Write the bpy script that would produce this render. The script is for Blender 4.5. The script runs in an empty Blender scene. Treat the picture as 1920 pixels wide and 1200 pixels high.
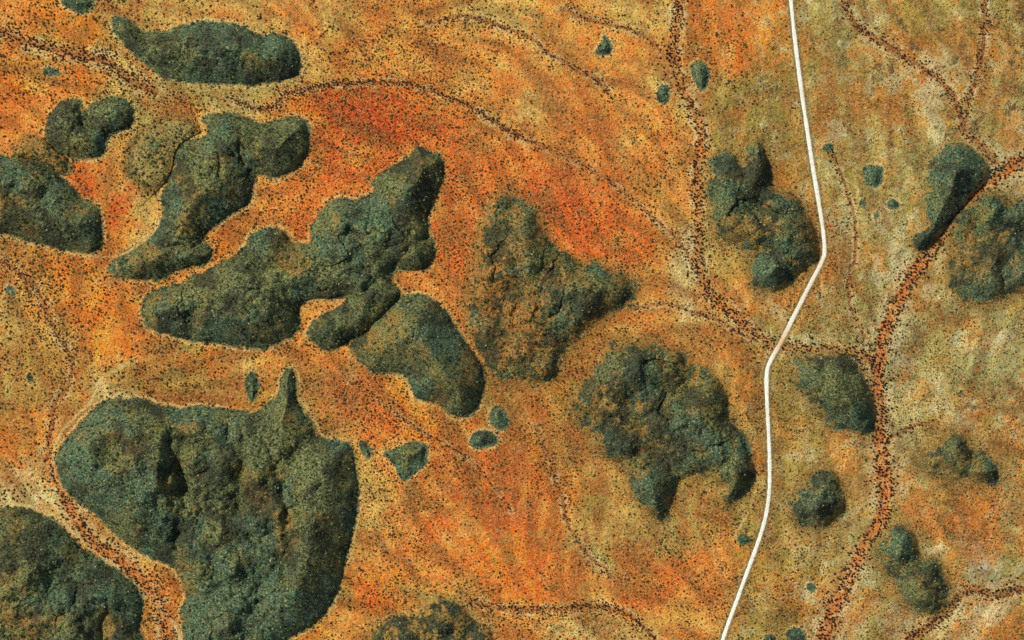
import bpy, math
import numpy as np

# ------------------------------------------------------------------ camera, sky, sun, exposure
S = 1.25                      # metres per photograph pixel (1920 x 1200)
scene = bpy.context.scene
col = scene.collection
ALT = 15000.0
cam_d = bpy.data.cameras.new('camera')
cam = bpy.data.objects.new('camera', cam_d); col.objects.link(cam)
cam.location = (0, 0, ALT); cam.rotation_euler = (0, 0, 0)
cam_d.sensor_width = 36.0
cam_d.lens = 36.0 * ALT / (1920 * S)
cam_d.clip_start = 100.0; cam_d.clip_end = 60000.0
scene.camera = cam

SUN_EL = math.radians(52)
SUN_DIR = math.radians(150)   # direction towards the sun, counter-clockwise from +X
world = bpy.data.worlds.new('World'); scene.world = world; world.use_nodes = True
wn = world.node_tree; bg = wn.nodes['Background']
sky = wn.nodes.new('ShaderNodeTexSky'); sky.sky_type = 'NISHITA'; sky.sun_disc = False
sky.sun_elevation = SUN_EL; sky.sun_rotation = math.radians(90) - SUN_DIR
sky.altitude = 600
wn.links.new(sky.outputs[0], bg.inputs[0]); bg.inputs[1].default_value = 0.10
sd = bpy.data.lights.new('sun', 'SUN'); sd.energy = 4.2; sd.angle = math.radians(0.5); sd.color = (1.0, 0.955, 0.88)
sun = bpy.data.objects.new('sun', sd); col.objects.link(sun)
sun.rotation_euler = (0, math.radians(90) - SUN_EL, SUN_DIR); sun.location = (-3000, 2000, 5000)
scene.view_settings.view_transform = 'Standard'; scene.view_settings.look = 'None'
scene.view_settings.gamma = 1.0; scene.view_settings.use_curve_mapping = False
scene.view_settings.exposure = 0.62
K = 1.75                      # display value / albedo of a level sunlit sheet

def lin(c):
    c = np.asarray(c, float) / 255.0
    return np.where(c <= 0.04045, c / 12.92, ((c + 0.055) / 1.055) ** 2.4)
def alb(*c): return lin(c) / K

# ------------------------------------------------------------------ noise
_rs = np.random.RandomState(11)
_TB = _rs.rand(8, 256, 256).astype(np.float32)
def vnoise(x, y, wl, seed=0):
    a = 0.6 + seed * 1.37; ca, sa = math.cos(a), math.sin(a)
    u = (x * ca - y * sa) / wl + seed * 17.3; v = (x * sa + y * ca) / wl + seed * 41.9
    iu = np.floor(u).astype(np.int64); iv = np.floor(v).astype(np.int64)
    fu = u - iu; fv = v - iv
    fu = fu * fu * (3 - 2 * fu); fv = fv * fv * (3 - 2 * fv)
    T = _TB[seed % 8]
    i0 = iu & 255; i1 = (iu + 1) & 255; j0 = iv & 255; j1 = (iv + 1) & 255
    return (T[i0, j0] * (1 - fu) + T[i1, j0] * fu) * (1 - fv) + (T[i0, j1] * (1 - fu) + T[i1, j1] * fu) * fv
def fbm(x, y, wl, seed=0, octs=4, g=0.5):
    s = 0; a = 1.0; t = 0
    for k in range(octs):
        s = s + a * vnoise(x, y, wl / 2 ** k, seed + k * 3 + 1); t += a; a *= g
    return s / t
def ridged(x, y, wl, seed=0, octs=3, g=0.5):
    s = 0; a = 1.0; t = 0
    for k in range(octs):
        s = s + a * (1 - np.abs(2 * vnoise(x, y, wl / 2 ** k, seed + k * 3 + 2) - 1)); t += a; a *= g
    return s / t
def worley(x, y, cell, seed):
    u = x / cell + 31.7*seed; v = y / cell + 17.9*seed
    iu = np.floor(u).astype(np.int64); iv = np.floor(v).astype(np.int64)
    f1 = np.full(x.shape, 9.0, np.float32); f2 = f1.copy(); rv = f1*0
    A = _TB[seed % 8]; B = _TB[(seed+3) % 8]; C = _TB[(seed+5) % 8]
    for a in (-1, 0, 1):
        for b in (-1, 0, 1):
            i = (iu+a) & 255; j = (iv+b) & 255
            d = (iu+a+A[i, j]-u)**2 + (iv+b+B[i, j]-v)**2
            m = d < f1; f2 = np.where(m, f1, np.minimum(f2, d)); rv = np.where(m, C[i, j], rv); f1 = np.where(m, d, f1)
    return np.sqrt(f1), np.sqrt(f2), rv
def sst(e0, e1, x):
    t = np.clip((x - e0) / (e1 - e0), 0, 1); return t * t * (3 - 2 * t)

# ------------------------------------------------------------------ traced plan of the place (photograph pixels)
HILLS = [
 # name label height rim outline
 ('long whale-backed dark green hill at the top left of the view', 36, 20, [(210,33),(222,29),(240,32),(258,45),(272,57),(290,60),(320,53),(350,43),(385,39),(420,42),(455,48),(485,60),(500,66),(515,62),(530,63),(548,75),(560,92),(566,115),(563,138),(550,150),(530,155),(500,158),(460,160),(420,160),(380,157),(345,154),(318,152),(295,140),(270,122),(250,105),(235,88),(220,75),(212,55)]),
 ('small olive hill of three rounded lobes near the upper left edge', 20, 18, [(86,225),(95,208),(110,192),(125,184),(145,181),(155,190),(158,203),(175,196),(195,186),(215,180),(235,185),(248,200),(253,220),(250,238),(240,246),(222,249),(208,255),(203,268),(200,285),(185,297),(165,300),(140,300),(120,295),(100,285),(88,270),(82,250)]),
 ('olive rocky hill cut by the left edge of the view at mid height', 26, 20, [(-90,290),(0,292),(30,292),(60,298),(85,305),(105,318),(125,338),(140,352),(150,372),(165,378),(180,385),(190,405),(195,430),(197,455),(190,470),(170,476),(140,473),(110,468),(80,460),(50,452),(20,447),(0,443),(-90,440)]),
 ('lobed dark green hill curving down from two northern heads to a low foot', 30, 20, [(378,225),(390,214),(415,209),(445,212),(470,220),(490,228),(505,228),(530,221),(555,218),(575,226),(583,245),(581,275),(575,300),(560,318),(540,330),(515,337),(490,330),(478,345),(476,365),(465,385),(445,398),(425,408),(405,425),(390,440),(385,453),(398,468),(399,485),(385,496),(360,503),(330,512),(300,528),(265,528),(235,525),(215,522),(205,510),(208,492),(222,478),(245,466),(270,448),(288,430),(298,412),(305,395),(302,370),(310,345),(320,325),(328,305),(326,285),(335,270),(350,260),(372,260),(390,250)]),
 ('largest central dark green hill running diagonally across the orange plain', 32, 20, [(790,272),(810,283),(828,292),(833,315),(830,345),(822,368),(812,382),(806,405),(808,430),(815,450),(817,475),(810,492),(798,508),(770,512),(745,510),(738,525),(756,545),(748,570),(728,590),(706,606),(686,626),(662,642),(635,655),(612,656),(590,650),(575,635),(576,615),(590,598),(610,585),(630,577),(645,570),(648,562),(640,560),(620,562),(600,564),(580,566),(565,580),(566,600),(560,620),(545,638),(520,650),(490,654),(450,652),(410,645),(375,643),(350,638),(325,632),(295,625),(275,612),(265,590),(268,565),(280,550),(300,540),(325,532),(350,522),(372,509),(395,501),(410,495),(420,488),(440,475),(458,460),(468,442),(485,432),(510,426),(530,428),(542,440),(548,452),(565,455),(580,452),(582,430),(590,408),(600,390),(612,375),(635,370),(660,372),(680,368),(695,362),(697,350),(693,338),(710,325),(735,312),(755,300),(770,285),(780,272)]),
 ('rounded dark hill with a steep shaded eastern face southeast of the large central hill', 22, 20, [(765,553),(790,552),(815,562),(835,580),(850,598),(862,620),(880,645),(897,672),(910,700),(912,725),(905,745),(898,765),(885,780),(862,785),(840,778),(825,765),(808,755),(790,748),(775,740),(768,720),(755,705),(730,700),(705,702),(685,690),(668,672),(658,655),(662,640),(674,624),(690,607),(706,590),(726,570),(744,556)]),
 ('triangular brown and dark green hill pointing north in the middle of the view', 15, 30, [(940,357),(955,365),(975,380),(1000,400),(1020,428),(1035,458),(1060,475),(1090,488),(1120,493),(1150,502),(1175,520),(1188,540),(1180,560),(1155,580),(1135,592),(1110,610),(1085,635),(1065,655),(1050,680),(1036,708),(1000,714),(965,710),(930,705),(918,690),(905,665),(890,640),(880,610),(880,570),(885,530),(888,490),(892,455),(900,420),(908,390),(922,370)]),
 ('knobbly broken dark hill west of the white road with two southern prongs', 18, 24, [(1130,660),(1150,645),(1190,640),(1225,643),(1250,652),(1275,660),(1290,685),(1320,698),(1345,710),(1355,735),(1360,765),(1378,790),(1395,820),(1405,850),(1410,880),(1402,910),(1390,930),(1370,948),(1352,945),(1345,930),(1355,915),(1340,905),(1320,885),(1295,890),(1270,905),(1258,930),(1250,955),(1238,973),(1222,968),(1205,950),(1190,935),(1180,915),(1178,895),(1160,870),(1135,855),(1118,840),(1115,810),(1090,790),(1070,770),(1075,745),(1095,720),(1110,695)]),
 ('craggy teal green hill inside the upper bend of the white road', 18, 22, [(1420,270),(1435,280),(1440,310),(1450,345),(1475,362),(1495,375),(1510,400),(1525,430),(1533,465),(1530,488),(1510,503),(1490,522),(1470,540),(1445,547),(1420,540),(1408,520),(1415,495),(1400,475),(1370,460),(1345,440),(1335,415),(1340,385),(1335,360),(1328,330),(1335,300),(1350,290),(1375,290),(1395,300),(1405,280)]),
 ('steep ridge with a navy shaded flank beside the dry creek at the right', 12, 30, [(1745,290),(1770,276),(1795,271),(1820,278),(1840,295),(1855,315),(1850,332),(1835,350),(1818,370),(1800,395),(1780,415),(1765,435),(1745,455),(1730,467),(1715,465),(1708,448),(1720,430),(1732,412),(1738,385),(1738,355),(1735,325)]),
 ('mottled knobbly hill at the right edge south of the navy shaded ridge', 10, 30, [(1828,378),(1850,360),(1880,362),(1905,378),(1940,385),(2010,420),(2010,540),(1950,550),(1910,545),(1880,558),(1850,568),(1815,566),(1792,548),(1776,520),(1780,488),(1784,455),(1782,432),(1792,405),(1808,390)]),
 ('oval hill with a dark eastern side between the white road and the dry creek', 12, 34, [(1490,675),(1515,662),(1545,658),(1575,665),(1595,680),(1615,705),(1630,735),(1640,765),(1640,790),(1632,810),(1615,815),(1595,805),(1560,790),(1530,775),(1505,750),(1485,720),(1480,695)]),
 ('conical teal dark hill in the southeast between the white road and the creek', 12, 26, [(1535,880),(1560,890),(1575,915),(1583,940),(1575,965),(1555,985),(1525,993),(1500,985),(1480,970),(1470,955),(1480,935),(1500,915),(1520,895)]),
 ('low arrow-shaped dark hill east of the dry creek ringed by pale soil', 8, 22, [(1780,808),(1800,815),(1825,835),(1850,855),(1868,880),(1865,900),(1835,905),(1800,903),(1770,895),(1740,885),(1728,870),(1745,850),(1765,830)]),
 ('grey green tapering hill in the lower right beside the pale creek margin', 9, 26, [(1685,990),(1705,998),(1718,1020),(1730,1045),(1755,1055),(1770,1085),(1775,1110),(1765,1140),(1745,1150),(1715,1140),(1690,1115),(1680,1090),(1660,1070),(1640,1050),(1638,1030),(1655,1008)]),
 ('very large gullied green hill filling the lower left of the view', 34, 24, [(105,870),(108,845),(130,815),(155,785),(180,762),(210,748),(240,743),(270,745),(295,755),(330,763),(365,760),(400,762),(440,765),(480,770),(500,755),(520,735),(525,712),(535,692),(550,688),(557,700),(558,725),(562,750),(575,775),(592,800),(597,815),(620,822),(648,825),(662,840),(670,870),(675,910),(674,950),(668,985),(658,1020),(648,1060),(640,1095),(625,1130),(605,1160),(580,1180),(540,1200),(500,1230),(420,1270),(370,1250),(345,1200),(338,1160),(345,1120),(335,1080),(300,1055),(265,1040),(235,1020),(205,995),(180,970),(150,945),(120,920),(108,895)]),
 ('green hill filling the bottom left corner beyond the tree dotted gully', 30, 22, [(-120,945),(0,948),(40,950),(75,960),(105,975),(130,1000),(160,1028),(195,1050),(230,1070),(255,1092),(268,1115),(270,1150),(265,1180),(255,1260),(-120,1290)]),
 ('black mottled rocky hill cut by the bottom edge below the orange plain', 16, 20, [(700,1175),(720,1160),(750,1153),(775,1150),(790,1137),(815,1130),(840,1128),(865,1135),(885,1155),(910,1170),(925,1190),(935,1260),(685,1260),(688,1195)]),
 ('faint low olive rise between the two headed hill and the red clay streak', 5, 22, [(258,262),(285,238),(325,226),(365,235),(352,262),(328,288),(318,325),(298,348),(268,344),(248,322),(250,288)]),
 ('low rocky neck joining the three lobed hill to the left edge hill', 5, 12, [(30,290),(55,268),(85,262),(110,280),(128,300),(120,325),(98,318),(70,302),(45,298)]),
]
OUTCROPS = [
 # label cx cy rx ry height
 ('teardrop shaped dark teal outcrop alone on the upper orange plain', 1131, 86, 15, 19, 13),
 ('small dark oval outcrop just west of the upper tree lined creek', 1243, 177, 12, 19, 13),
 ('grey green oval outcrop on the east bank of the upper creek', 1313, 140, 18, 27, 14),
 ('round pale rimmed knoll on the olive flat east of the white road', 1637, 328, 23, 21, 17),
 ('small round dark knoll southeast of the pale rimmed knoll', 1677, 382, 11, 11, 9),
 ('tiny round mound west of the small dark knoll on the olive flat', 1618, 383, 7, 7, 5),
 ('tiny narrow mound southwest of the small dark knoll', 1643, 404, 5, 8, 5),
 ('narrow upright dark outcrop north of the very large lower left hill', 473, 724, 13, 26, 13),
 ('slim dark outcrop leaning beside the east shoulder of the lower left hill', 686, 842, 13, 21, 11),
 ('wedge shaped green outcrop on the plain east of the lower left hill', 767, 862, 37, 33, 18),
 ('round green outcrop, lower of the pair by the shaded hill foot', 906, 824, 24, 19, 15),
 ('dark outcrop, upper of the pair by the shaded hill foot', 935, 783, 19, 22, 15),
 ('tiny grey knoll on the yellow ground at the left edge', 18, 547, 10, 9, 7),
 ('tiny dark knoll in the lower left yellow shrubland', 57, 707, 8, 7, 5),
 ('dark rocky outcrop cut by the top edge near the left corner', 147, 4, 32, 17, 11),
 ('small dark outcrop near the bottom edge east of the white road', 1522, 1101, 9, 8, 7),
 ('teal outcrop cut by the bottom edge beside the lower creek', 1492, 1194, 22, 14, 9),
 ('dark teal outcrop cut by the bottom edge close to the white road', 1442, 1198, 12, 10, 7),
 ('low dark scrubby outcrop just west of the lower white road', 1396, 1011, 16, 9, 5),
 ('small blue grey outcrop just east of the upper white road', 1553, 278, 9, 8, 6),
 ('low grey green rise on the orange plain in the upper left', 97, 136, 17, 8, 4),
 ('tiny black rock on the pale ground at the right', 1800, 736, 6, 5, 4),
]
KNOLLS = [ # x y r_west r_east r_y height
 (535,105,70,30,42,34),(385,90,120,100,34,12),(236,55,26,18,24,12),(450,75,60,60,25,12),
 (135,210,30,20,24,14),(222,215,40,24,28,16),(145,270,34,34,22,10),
 (115,405,80,60,42,22),(165,440,40,22,34,18),(15,325,30,22,22,16),(25,415,40,36,22,16),(65,340,28,24,22,10),
 (430,250,40,34,32,20),(535,270,45,34,44,30),(400,350,55,52,50,30),(345,400,34,30,34,18),(300,492,70,60,20,16),(365,478,24,24,18,14),(350,290,20,24,22,12),
 (785,345,60,34,62,44),(622,405,30,22,34,22),(700,430,80,60,50,20),(515,465,44,24,34,24),(490,570,90,60,56,34),(315,590,42,30,36,22),(615,620,30,30,24,14),(780,465,40,22,30,18),(420,600,50,50,34,14),(660,480,60,50,30,14),
 (840,690,80,60,90,56),(740,640,50,60,44,20),(800,600,40,40,30,18),(860,745,60,38,30,20),
 (985,455,50,36,70,30),(1110,540,80,60,34,26),(1000,620,70,40,60,14),(1020,690,50,30,20,14),(930,390,18,22,24,14),(1000,520,40,40,40,14),
 (1195,700,55,42,42,52),(1335,760,40,24,52,34),(1145,832,34,46,28,32),(1228,925,30,28,44,30),(1392,880,22,17,44,26),(1280,790,50,60,40,26),(1255,690,26,30,34,24),(1325,860,40,30,34,22),(1200,800,30,36,22,-6),
 (1360,340,26,28,44,28),(1413,325,18,20,46,30),(1482,430,40,42,58,50),(1440,512,28,34,26,34),(1375,425,30,24,26,20),
 (1750,320,60,90,66,100),(1718,438,24,44,30,50),(1762,392,30,50,34,46),
 (1863,400,26,24,34,30),(1860,490,24,28,34,40),(1915,495,26,30,36,28),(1820,525,26,22,24,20),
 (1592,755,60,42,58,60),(1528,695,34,28,30,26),(1555,720,50,40,40,20),
 (1528,935,38,42,36,50),(1560,900,20,18,22,14),
 (1790,838,24,22,26,28),(1838,882,34,24,18,22),
 (1688,1025,36,28,28,44),(1728,1105,34,34,34,24),(1742,1128,16,22,20,14),
 (300,880,100,34,110,44),(245,790,46,34,34,26),(352,790,26,22,28,20),(548,790,34,28,46,30),(488,900,26,30,34,22),(592,1010,50,64,130,50),(520,975,34,30,34,24),(440,1075,36,34,38,24),(175,895,44,40,44,22),(620,900,44,44,50,22),(575,1120,54,44,48,26),(420,880,40,40,60,18),(545,720,10,10,24,12),(430,1170,50,40,40,22),(250,960,50,36,50,20),
 (75,1060,90,52,90,40),(205,1100,50,44,44,34),(150,1180,60,34,60,26),(20,1000,40,30,30,14),
 (850,1160,44,36,26,20),(765,1185,34,34,24,16),(905,1195,20,20,20,12),
]
CREEKS = [
 # label, half width of bed, bank tree density, points
 ('dry creek bed running down from the top edge west of the white road', 8, 1.0, [(1280,-60),(1274,0),(1268,45),(1262,90),(1268,130),(1282,175),(1300,210),(1315,250),(1311,300),(1308,350),(1311,400),(1310,450),(1312,500),(1322,540),(1352,572),(1392,606),(1430,634),(1464,652),(1505,652),(1560,657),(1610,664),(1638,680)]),
 ('broad orange dry creek bed winding down the right side of the view', 12, 1.1, [(1990,300),(1920,305),(1880,322),(1850,345),(1812,385),(1772,432),(1738,480),(1706,525),(1681,570),(1664,610),(1652,650),(1645,680),(1645,720),(1648,780),(1650,830),(1655,880),(1661,930),(1655,968),(1630,1010),(1601,1060),(1577,1110),(1556,1160),(1545,1200),(1530,1270)]),
 ('narrow dark gully from the top edge to the pale fan at the upper right', 6, 1.3, [(1572,-60),(1582,0),(1602,40),(1640,72),(1685,100),(1742,135),(1778,168),(1798,208),(1812,248),(1840,276),(1868,302)]),
 ('faint gully descending from the top edge near the right corner', 5, 1.1, [(1850,-60),(1848,0),(1845,60),(1838,110),(1830,150),(1818,180),(1812,225)]),
 ('thin dark watercourse across the upper left orange ground', 8, 0.95, [(-60,52),(0,62),(50,76),(100,90),(160,104),(210,118),(245,150),(295,172)]),
 ('thin watercourse arching over the deep red patch', 4, 1.5, [(440,190),(500,205),(540,178),(600,162),(650,156),(720,155),(760,158),(800,168),(850,185),(890,205),(930,228),(975,258)]),
 ('faint watercourse on the upper tan plain', 4, 0.8, [(800,45),(870,33),(930,45),(980,65),(1030,100),(1080,130),(1120,150),(1148,185)]),
 ('thin dark watercourse along the bottom of the orange plain', 5, 1.5, [(880,1128),(960,1142),(1040,1143),(1130,1138),(1180,1155),(1222,1190),(1250,1250)]),
 ('narrow orange gully between the two big lower left hills', 9, 0.9, [(92,850),(112,905),(130,950),(165,1005),(225,1050),(268,1090),(296,1130),(312,1180),(330,1270)]),
 ('faint watercourse in the left shrubland', 5, 1.0, [(-60,455),(0,488),(30,508),(62,532),(82,570),(100,610),(128,660),(132,715),(105,752),(97,800),(90,850)]),
 ('branch watercourse joining the upper creek from the west', 4, 0.6, [(1050,15),(1095,35),(1150,48),(1200,62),(1238,92),(1262,120)]),
 ('dark watercourse in the bottom right corner', 7, 0.9, [(1690,1270),(1705,1200),(1740,1178),(1775,1145),(1802,1115),(1830,1106),(1870,1114),(1920,1105),(1990,1100)]),
 ('faint drainage line through the lower orange plain', 4, 0.6, [(1000,800),(1030,860),(1050,920),(1066,980),(1095,1030),(1150,1085)]),
 ('faint watercourse crossing the red plain towards the upper creek', 3, 0.55, [(960,255),(1010,270),(1075,300),(1150,345),(1215,400),(1270,450),(1305,500),(1335,560)]),
 ('short dark watercourse feeding the creek beside the road crossing', 3, 0.6, [(1180,580),(1240,570),(1300,585),(1360,610),(1420,640)]),
 ('faint drainage line down the olive flat east of the white road', 3, 0.5, [(1560,280),(1580,340),(1600,400),(1605,470),(1590,540),(1610,610),(1640,655)]),
 ('faint watercourse east of the largest lower left hill', 2, 0.4, [(640,705),(700,740),(760,790),(830,830),(900,880),(960,960)]),
 ('side gully entering the right creek above the arrow shaped hill', 4, 0.7, [(1655,835),(1680,815),(1715,800),(1760,790)]),
]
ROAD = [(1474,-200),(1480,-60),(1483,0),(1490,70),(1500,150),(1510,220),(1522,300),(1532,360),(1543,430),(1546,470),(1541,490),(1517,537),(1490,590),(1465,640),(1447,672),(1438,698),(1438,750),(1441,810),(1443,870),(1442,925),(1434,975),(1420,1020),(1400,1075),(1380,1130),(1365,1170),(1355,1200),(1335,1260),(1290,1400)]
TRACKS = [ # pale foot tracks and soil lines: width, points
 (2.2, [(222,480),(245,470),(270,452),(290,432),(299,412)]), (1.2, [(222,480),(190,482),(150,481)]), (1.0, [(217,490),(224,512),(229,532)]),
 (2.0, [(20,944),(60,950),(100,964),(125,984),(150,1012),(185,1040),(220,1062)]),
 (3.0, [(98,870),(100,840),(118,806),(145,778),(172,752),(182,728),(205,700),(240,680)]),
 (1.5, [(280,1082),(300,1130),(325,1170),(340,1200)]), (1.0, [(565,568),(600,562),(648,562)]), (1.6, [(560,650),(572,620),(585,600)]),
 (1.2, [(1535,322),(1550,316),(1575,312)]), (1.2, [(1420,880),(1412,935),(1395,975),(1372,1010)]),
 (1.5, [(1540,520),(1541,545)]),
]
SOIL = [
 "OBOgYYYYYOYOOOYYYOOYYBObBgGbGgGG",
 "OYBYgYYYYYbOOOOOOOOOOYBBbbGbbGbG",
 "BOBYgggggYOOOOOOOOOOYOGGGggGbbgG",
 "BOOYgOOgOBRRRbOOYOOOOYGGGbggbbgG",
 "OOrOYYOOOrRRrOrOOOOOOOGDGbggGGPP",
 "bOROgOOOOrrrrOrrrrOOOOGGbgGgGgWW",
 "OOrBYOrOOrrrrOrrrRrOOOGDbbGGGDYg",
 "YOOBYOBOOrOrrrrOrrRrbYGGGbrGGbGG",
 "OOBOOOOOOOOrrrrOOOrrOPYGYbbGbGGG",
 "YOBBOOOOOOOOOOOOGGbOOYOObbGGbgGG",
 "YOOBOOOOOBOOOOObGGbOOYObggrPgYPb",
 "YOOYYGbYOOrrOOObGbbOOOYbGGbPPGgP",
 "gOYPYbbObYrrBObGbbGGOOObGGbPgYOP",
 "BOYPGGGGGGOrrBbrbbGYYGbgbGbPgbbO",
 "OBOPYGGGGGGYrrrrrbYYGYGbGGOPbGbO",
 "PPOGGGGGGGGYOrrBrbGYOgYYGGYPOYbr",
 "GGObGGGGGGGYOrOrBbYYggOGYbOgbbrb",
 "GGGbOGGGGGGOOOrBBbgOrrrbGGgPGbWg",
 "GGGGbbGGGGGBBOOBBOOrrOOGbOPgGOWY",
 "GGGGObGGGBOOYYYOOYYbOOOGGbPgbYOb"]
PAL = {'O': (228,152,74), 'R': (210,80,20), 'r': (220,114,46), 'B': (246,142,46), 'Y': (216,178,102), 'P': (216,202,150),
       'G': (146,128,64), 'g': (174,162,98), 'b': (190,118,48), 'W': (206,210,196), 'D': (104,100,60)}
PATCH = [ # x y rx ry rot colour strength
 (715,215,125,52,-10,(206,66,12),1.1),(640,290,60,50,20,(206,84,30),.7),(760,185,70,25,0,(226,96,30),.7),(213,645,34,16,0,(255,128,28),1.3),(135,60,60,26,10,(245,150,50),.9),
 (225,380,16,50,-25,(205,80,28),.9),(165,160,50,18,10,(240,130,50),.7),(30,215,50,60,0,(235,130,55),.6),
 (1050,370,110,60,25,(212,88,36),.8),(1120,430,80,40,30,(222,98,36),.7),(1285,545,26,50,20,(216,200,150),.9),(1280,440,22,26,0,(206,196,160),.7),
 (1850,1068,34,26,0,(206,208,200),1.0),(1895,215,18,45,0,(186,196,170),.8),(1880,296,50,20,-25,(216,212,190),1.0),(1905,335,40,16,0,(224,190,140),.9),(1845,270,22,14,30,(206,204,186),.9),(1700,610,50,60,30,(178,174,118),.8),(1760,720,60,40,0,(190,180,140),.6),(1860,600,60,70,30,(160,150,92),.8),(1900,700,40,60,0,(184,178,130),.8),(1680,690,24,40,0,(188,190,160),.9),(1650,90,60,30,20,(218,108,40),.5),
 (1380,115,70,32,-5,(232,112,40),.9),(1375,35,50,30,0,(225,112,45),.7),(15,945,60,14,5,(214,200,140),1.0),(70,885,70,24,0,(206,196,150),.7),
 (1690,1150,28,60,0,(196,190,140),.8),(1640,1120,14,60,15,(206,170,120),.5),(1690,850,26,60,0,(190,186,160),.7),(1720,900,30,40,0,(206,196,140),.6),
 (1900,940,36,40,0,(216,84,30),.9),(1800,980,60,50,0,(205,110,50),.6),(1120,1180,90,26,-5,(190,178,120),.8),(830,1120,90,16,0,(190,160,90),.8),
 (950,960,60,50,0,(230,110,50),.8),(980,1080,90,40,0,(240,118,44),.8),(700,1120,50,20,-20,(245,110,35),.8),(1210,760,90,90,0,(160,130,70),.7),(1100,830,60,40,0,(190,150,84),.6),
 (1330,400,12,120,0,(180,160,90),.5),(1310,230,60,110,0,(150,125,68),.0),(1400,230,60,90,0,(122,112,58),.9),(1350,340,20,60,0,(120,120,72),.7),
 (1690,300,60,60,0,(150,138,84),.8),(1680,240,90,50,0,(190,164,90),.7),(1740,330,40,90,10,(104,98,52),.85),(1870,480,100,90,0,(140,120,68),.8),(1880,350,50,18,0,(150,110,50),.6),
 (1800,860,90,60,20,(160,140,84),.8),(1540,730,80,80,30,(140,120,64),.8),(1520,950,70,60,0,(150,128,74),.8),(1700,1060,90,90,20,(150,140,90),.7),
 (640,560,60,20,0,(210,150,80),.6),(330,705,150,36,-5,(150,116,56),.95),(70,700,60,60,0,(196,160,84),.7),(100,660,50,80,0,(200,160,80),.5),(40,800,50,40,0,(190,110,40),.7),(300,290,36,50,20,(170,150,90),.8),(650,730,70,50,20,(206,130,80),.5),
 (990,640,110,110,0,(130,95,42),.6),(1480,560,30,40,0,(226,146,66),.7),(1570,640,80,24,0,(176,170,120),.7),(1640,60,40,40,0,(165,140,84),.5),(500,745,60,30,0,(190,140,60),.6),
 (1290,1010,110,60,0,(166,144,78),.5),(1310,940,60,50,0,(186,160,90),.7),(1490,200,20,120,5,(190,140,80),.5),
]

def smooth_poly(pts, closed=True, n=6):
    P = np.array(pts, float); N = len(P); out = []
    rng = range(N) if closed else range(N - 1)
    for i in rng:
        if closed: p0, p1, p2, p3 = P[i-1], P[i], P[(i+1) % N], P[(i+2) % N]
        else: p0, p1, p2, p3 = P[max(i-1, 0)], P[i], P[i+1], P[min(i+2, N-1)]
        for t in np.arange(n) / n:
            out.append(0.5 * (2*p1 + (p2-p0)*t + (2*p0-5*p1+4*p2-p3)*t*t + (3*p1-p0-3*p2+p3)*t**3))
    if not closed: out.append(P[-1])
    return np.array(out)
def dist_line(px, py, L, closed):
    A = L; B = np.roll(L, -1, 0)
    if not closed: A, B = L[:-1], L[1:]
    d2 = np.full(px.shape, 1e12, np.float32); ins = np.zeros(px.shape, bool)
    for (ax, ay), (bx, by) in zip(A, B):
        dx, dy = bx-ax, by-ay; q = dx*dx + dy*dy + 1e-9
        t = np.clip(((px-ax)*dx + (py-ay)*dy) / q, 0, 1)
        d2 = np.minimum(d2, (px-ax-t*dx)**2 + (py-ay-t*dy)**2)
        if closed and ay != by:
            c = ((ay > py) != (by > py)) & (px < (bx-ax)*(py-ay)/(by-ay) + ax)
            ins ^= c
    d = np.sqrt(d2)
    return np.where(ins, d, -d) if closed else d

# ------------------------------------------------------------------ fields on the terrain grid
STEP = 2.5
core_x = np.arange(-1310, 1310.1, STEP); core_y = np.arange(-860, 860.1, STEP)
def stretch(c, far):
    o = []; s = STEP; x = c[-1]
    while x < far: s *= 1.35; x += s; o.append(x)
    o = np.array(o); return np.concatenate([-o[::-1], c, o])
xs = stretch(core_x, 26000).astype(np.float32); ys = stretch(core_y, 26000).astype(np.float32)
XX, YY = np.meshgrid(xs, ys); H, W = XX.shape
PX = XX / S + 960; PY = 600 - YY / S
# irregular edges: the traced plan is read through a small warp
wx = (fbm(XX, YY, 34, 1, 3) - .5) * 9; wy = (fbm(XX, YY, 34, 5, 3) - .5) * 9
QX = PX + wx; QY = PY + wy

hid = np.full(XX.shape, -1, np.int32)
sdf = np.full(XX.shape, -200.0, np.float32)
hgt = np.zeros(XX.shape, np.float32)
base_h = []
SOFT = {18:1.6, 19:1.0, 6:.8, 7:.9, 8:.8, 9:.55, 10:1.2, 11:.9, 12:1., 13:1.1, 14:1.2, 17:.45}
soft = np.zeros(XX.shape, np.float32); oc = np.zeros(XX.shape, bool)
def stamp(poly, idx, hh, rim, rough=1.0):
    pad = 60
    x0, y0 = poly.min(0) - pad; x1, y1 = poly.max(0) + pad
    i0, i1 = np.searchsorted(xs, [(x0-960)*S, (x1-960)*S]); j0, j1 = np.searchsorted(ys, [(600-y1)*S, (600-y0)*S])
    sl = (slice(j0, j1), slice(i0, i1))
    d = dist_line(QX[sl], QY[sl], poly, True)
    m = d > sdf[sl]; sdf[sl] = np.where(m, d, sdf[sl]); soft[sl] = np.where(m, SOFT.get(idx, 0), soft[sl]); oc[sl] = np.where(m, idx >= 20, oc[sl])
    hid[sl] = np.where((d > 0) & m, idx, hid[sl])
    t = np.clip(d / rim, 0, None)
    prof = hh * (.85 if SOFT.get(idx) else .9) * (.62 * sst(-.12, 1.5, t) + .28 * sst(0, .45, t) + .25 * np.tanh(t * .35)) - hh * .02
    hgt[sl] = np.maximum(hgt[sl], np.where(d > 0, prof, 0))
for k, (lab, hh, rim, pts) in enumerate(HILLS): stamp(smooth_poly(pts, True, 4), k, hh, rim)
NH = len(HILLS)
rr = np.random.RandomState(5)
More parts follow.
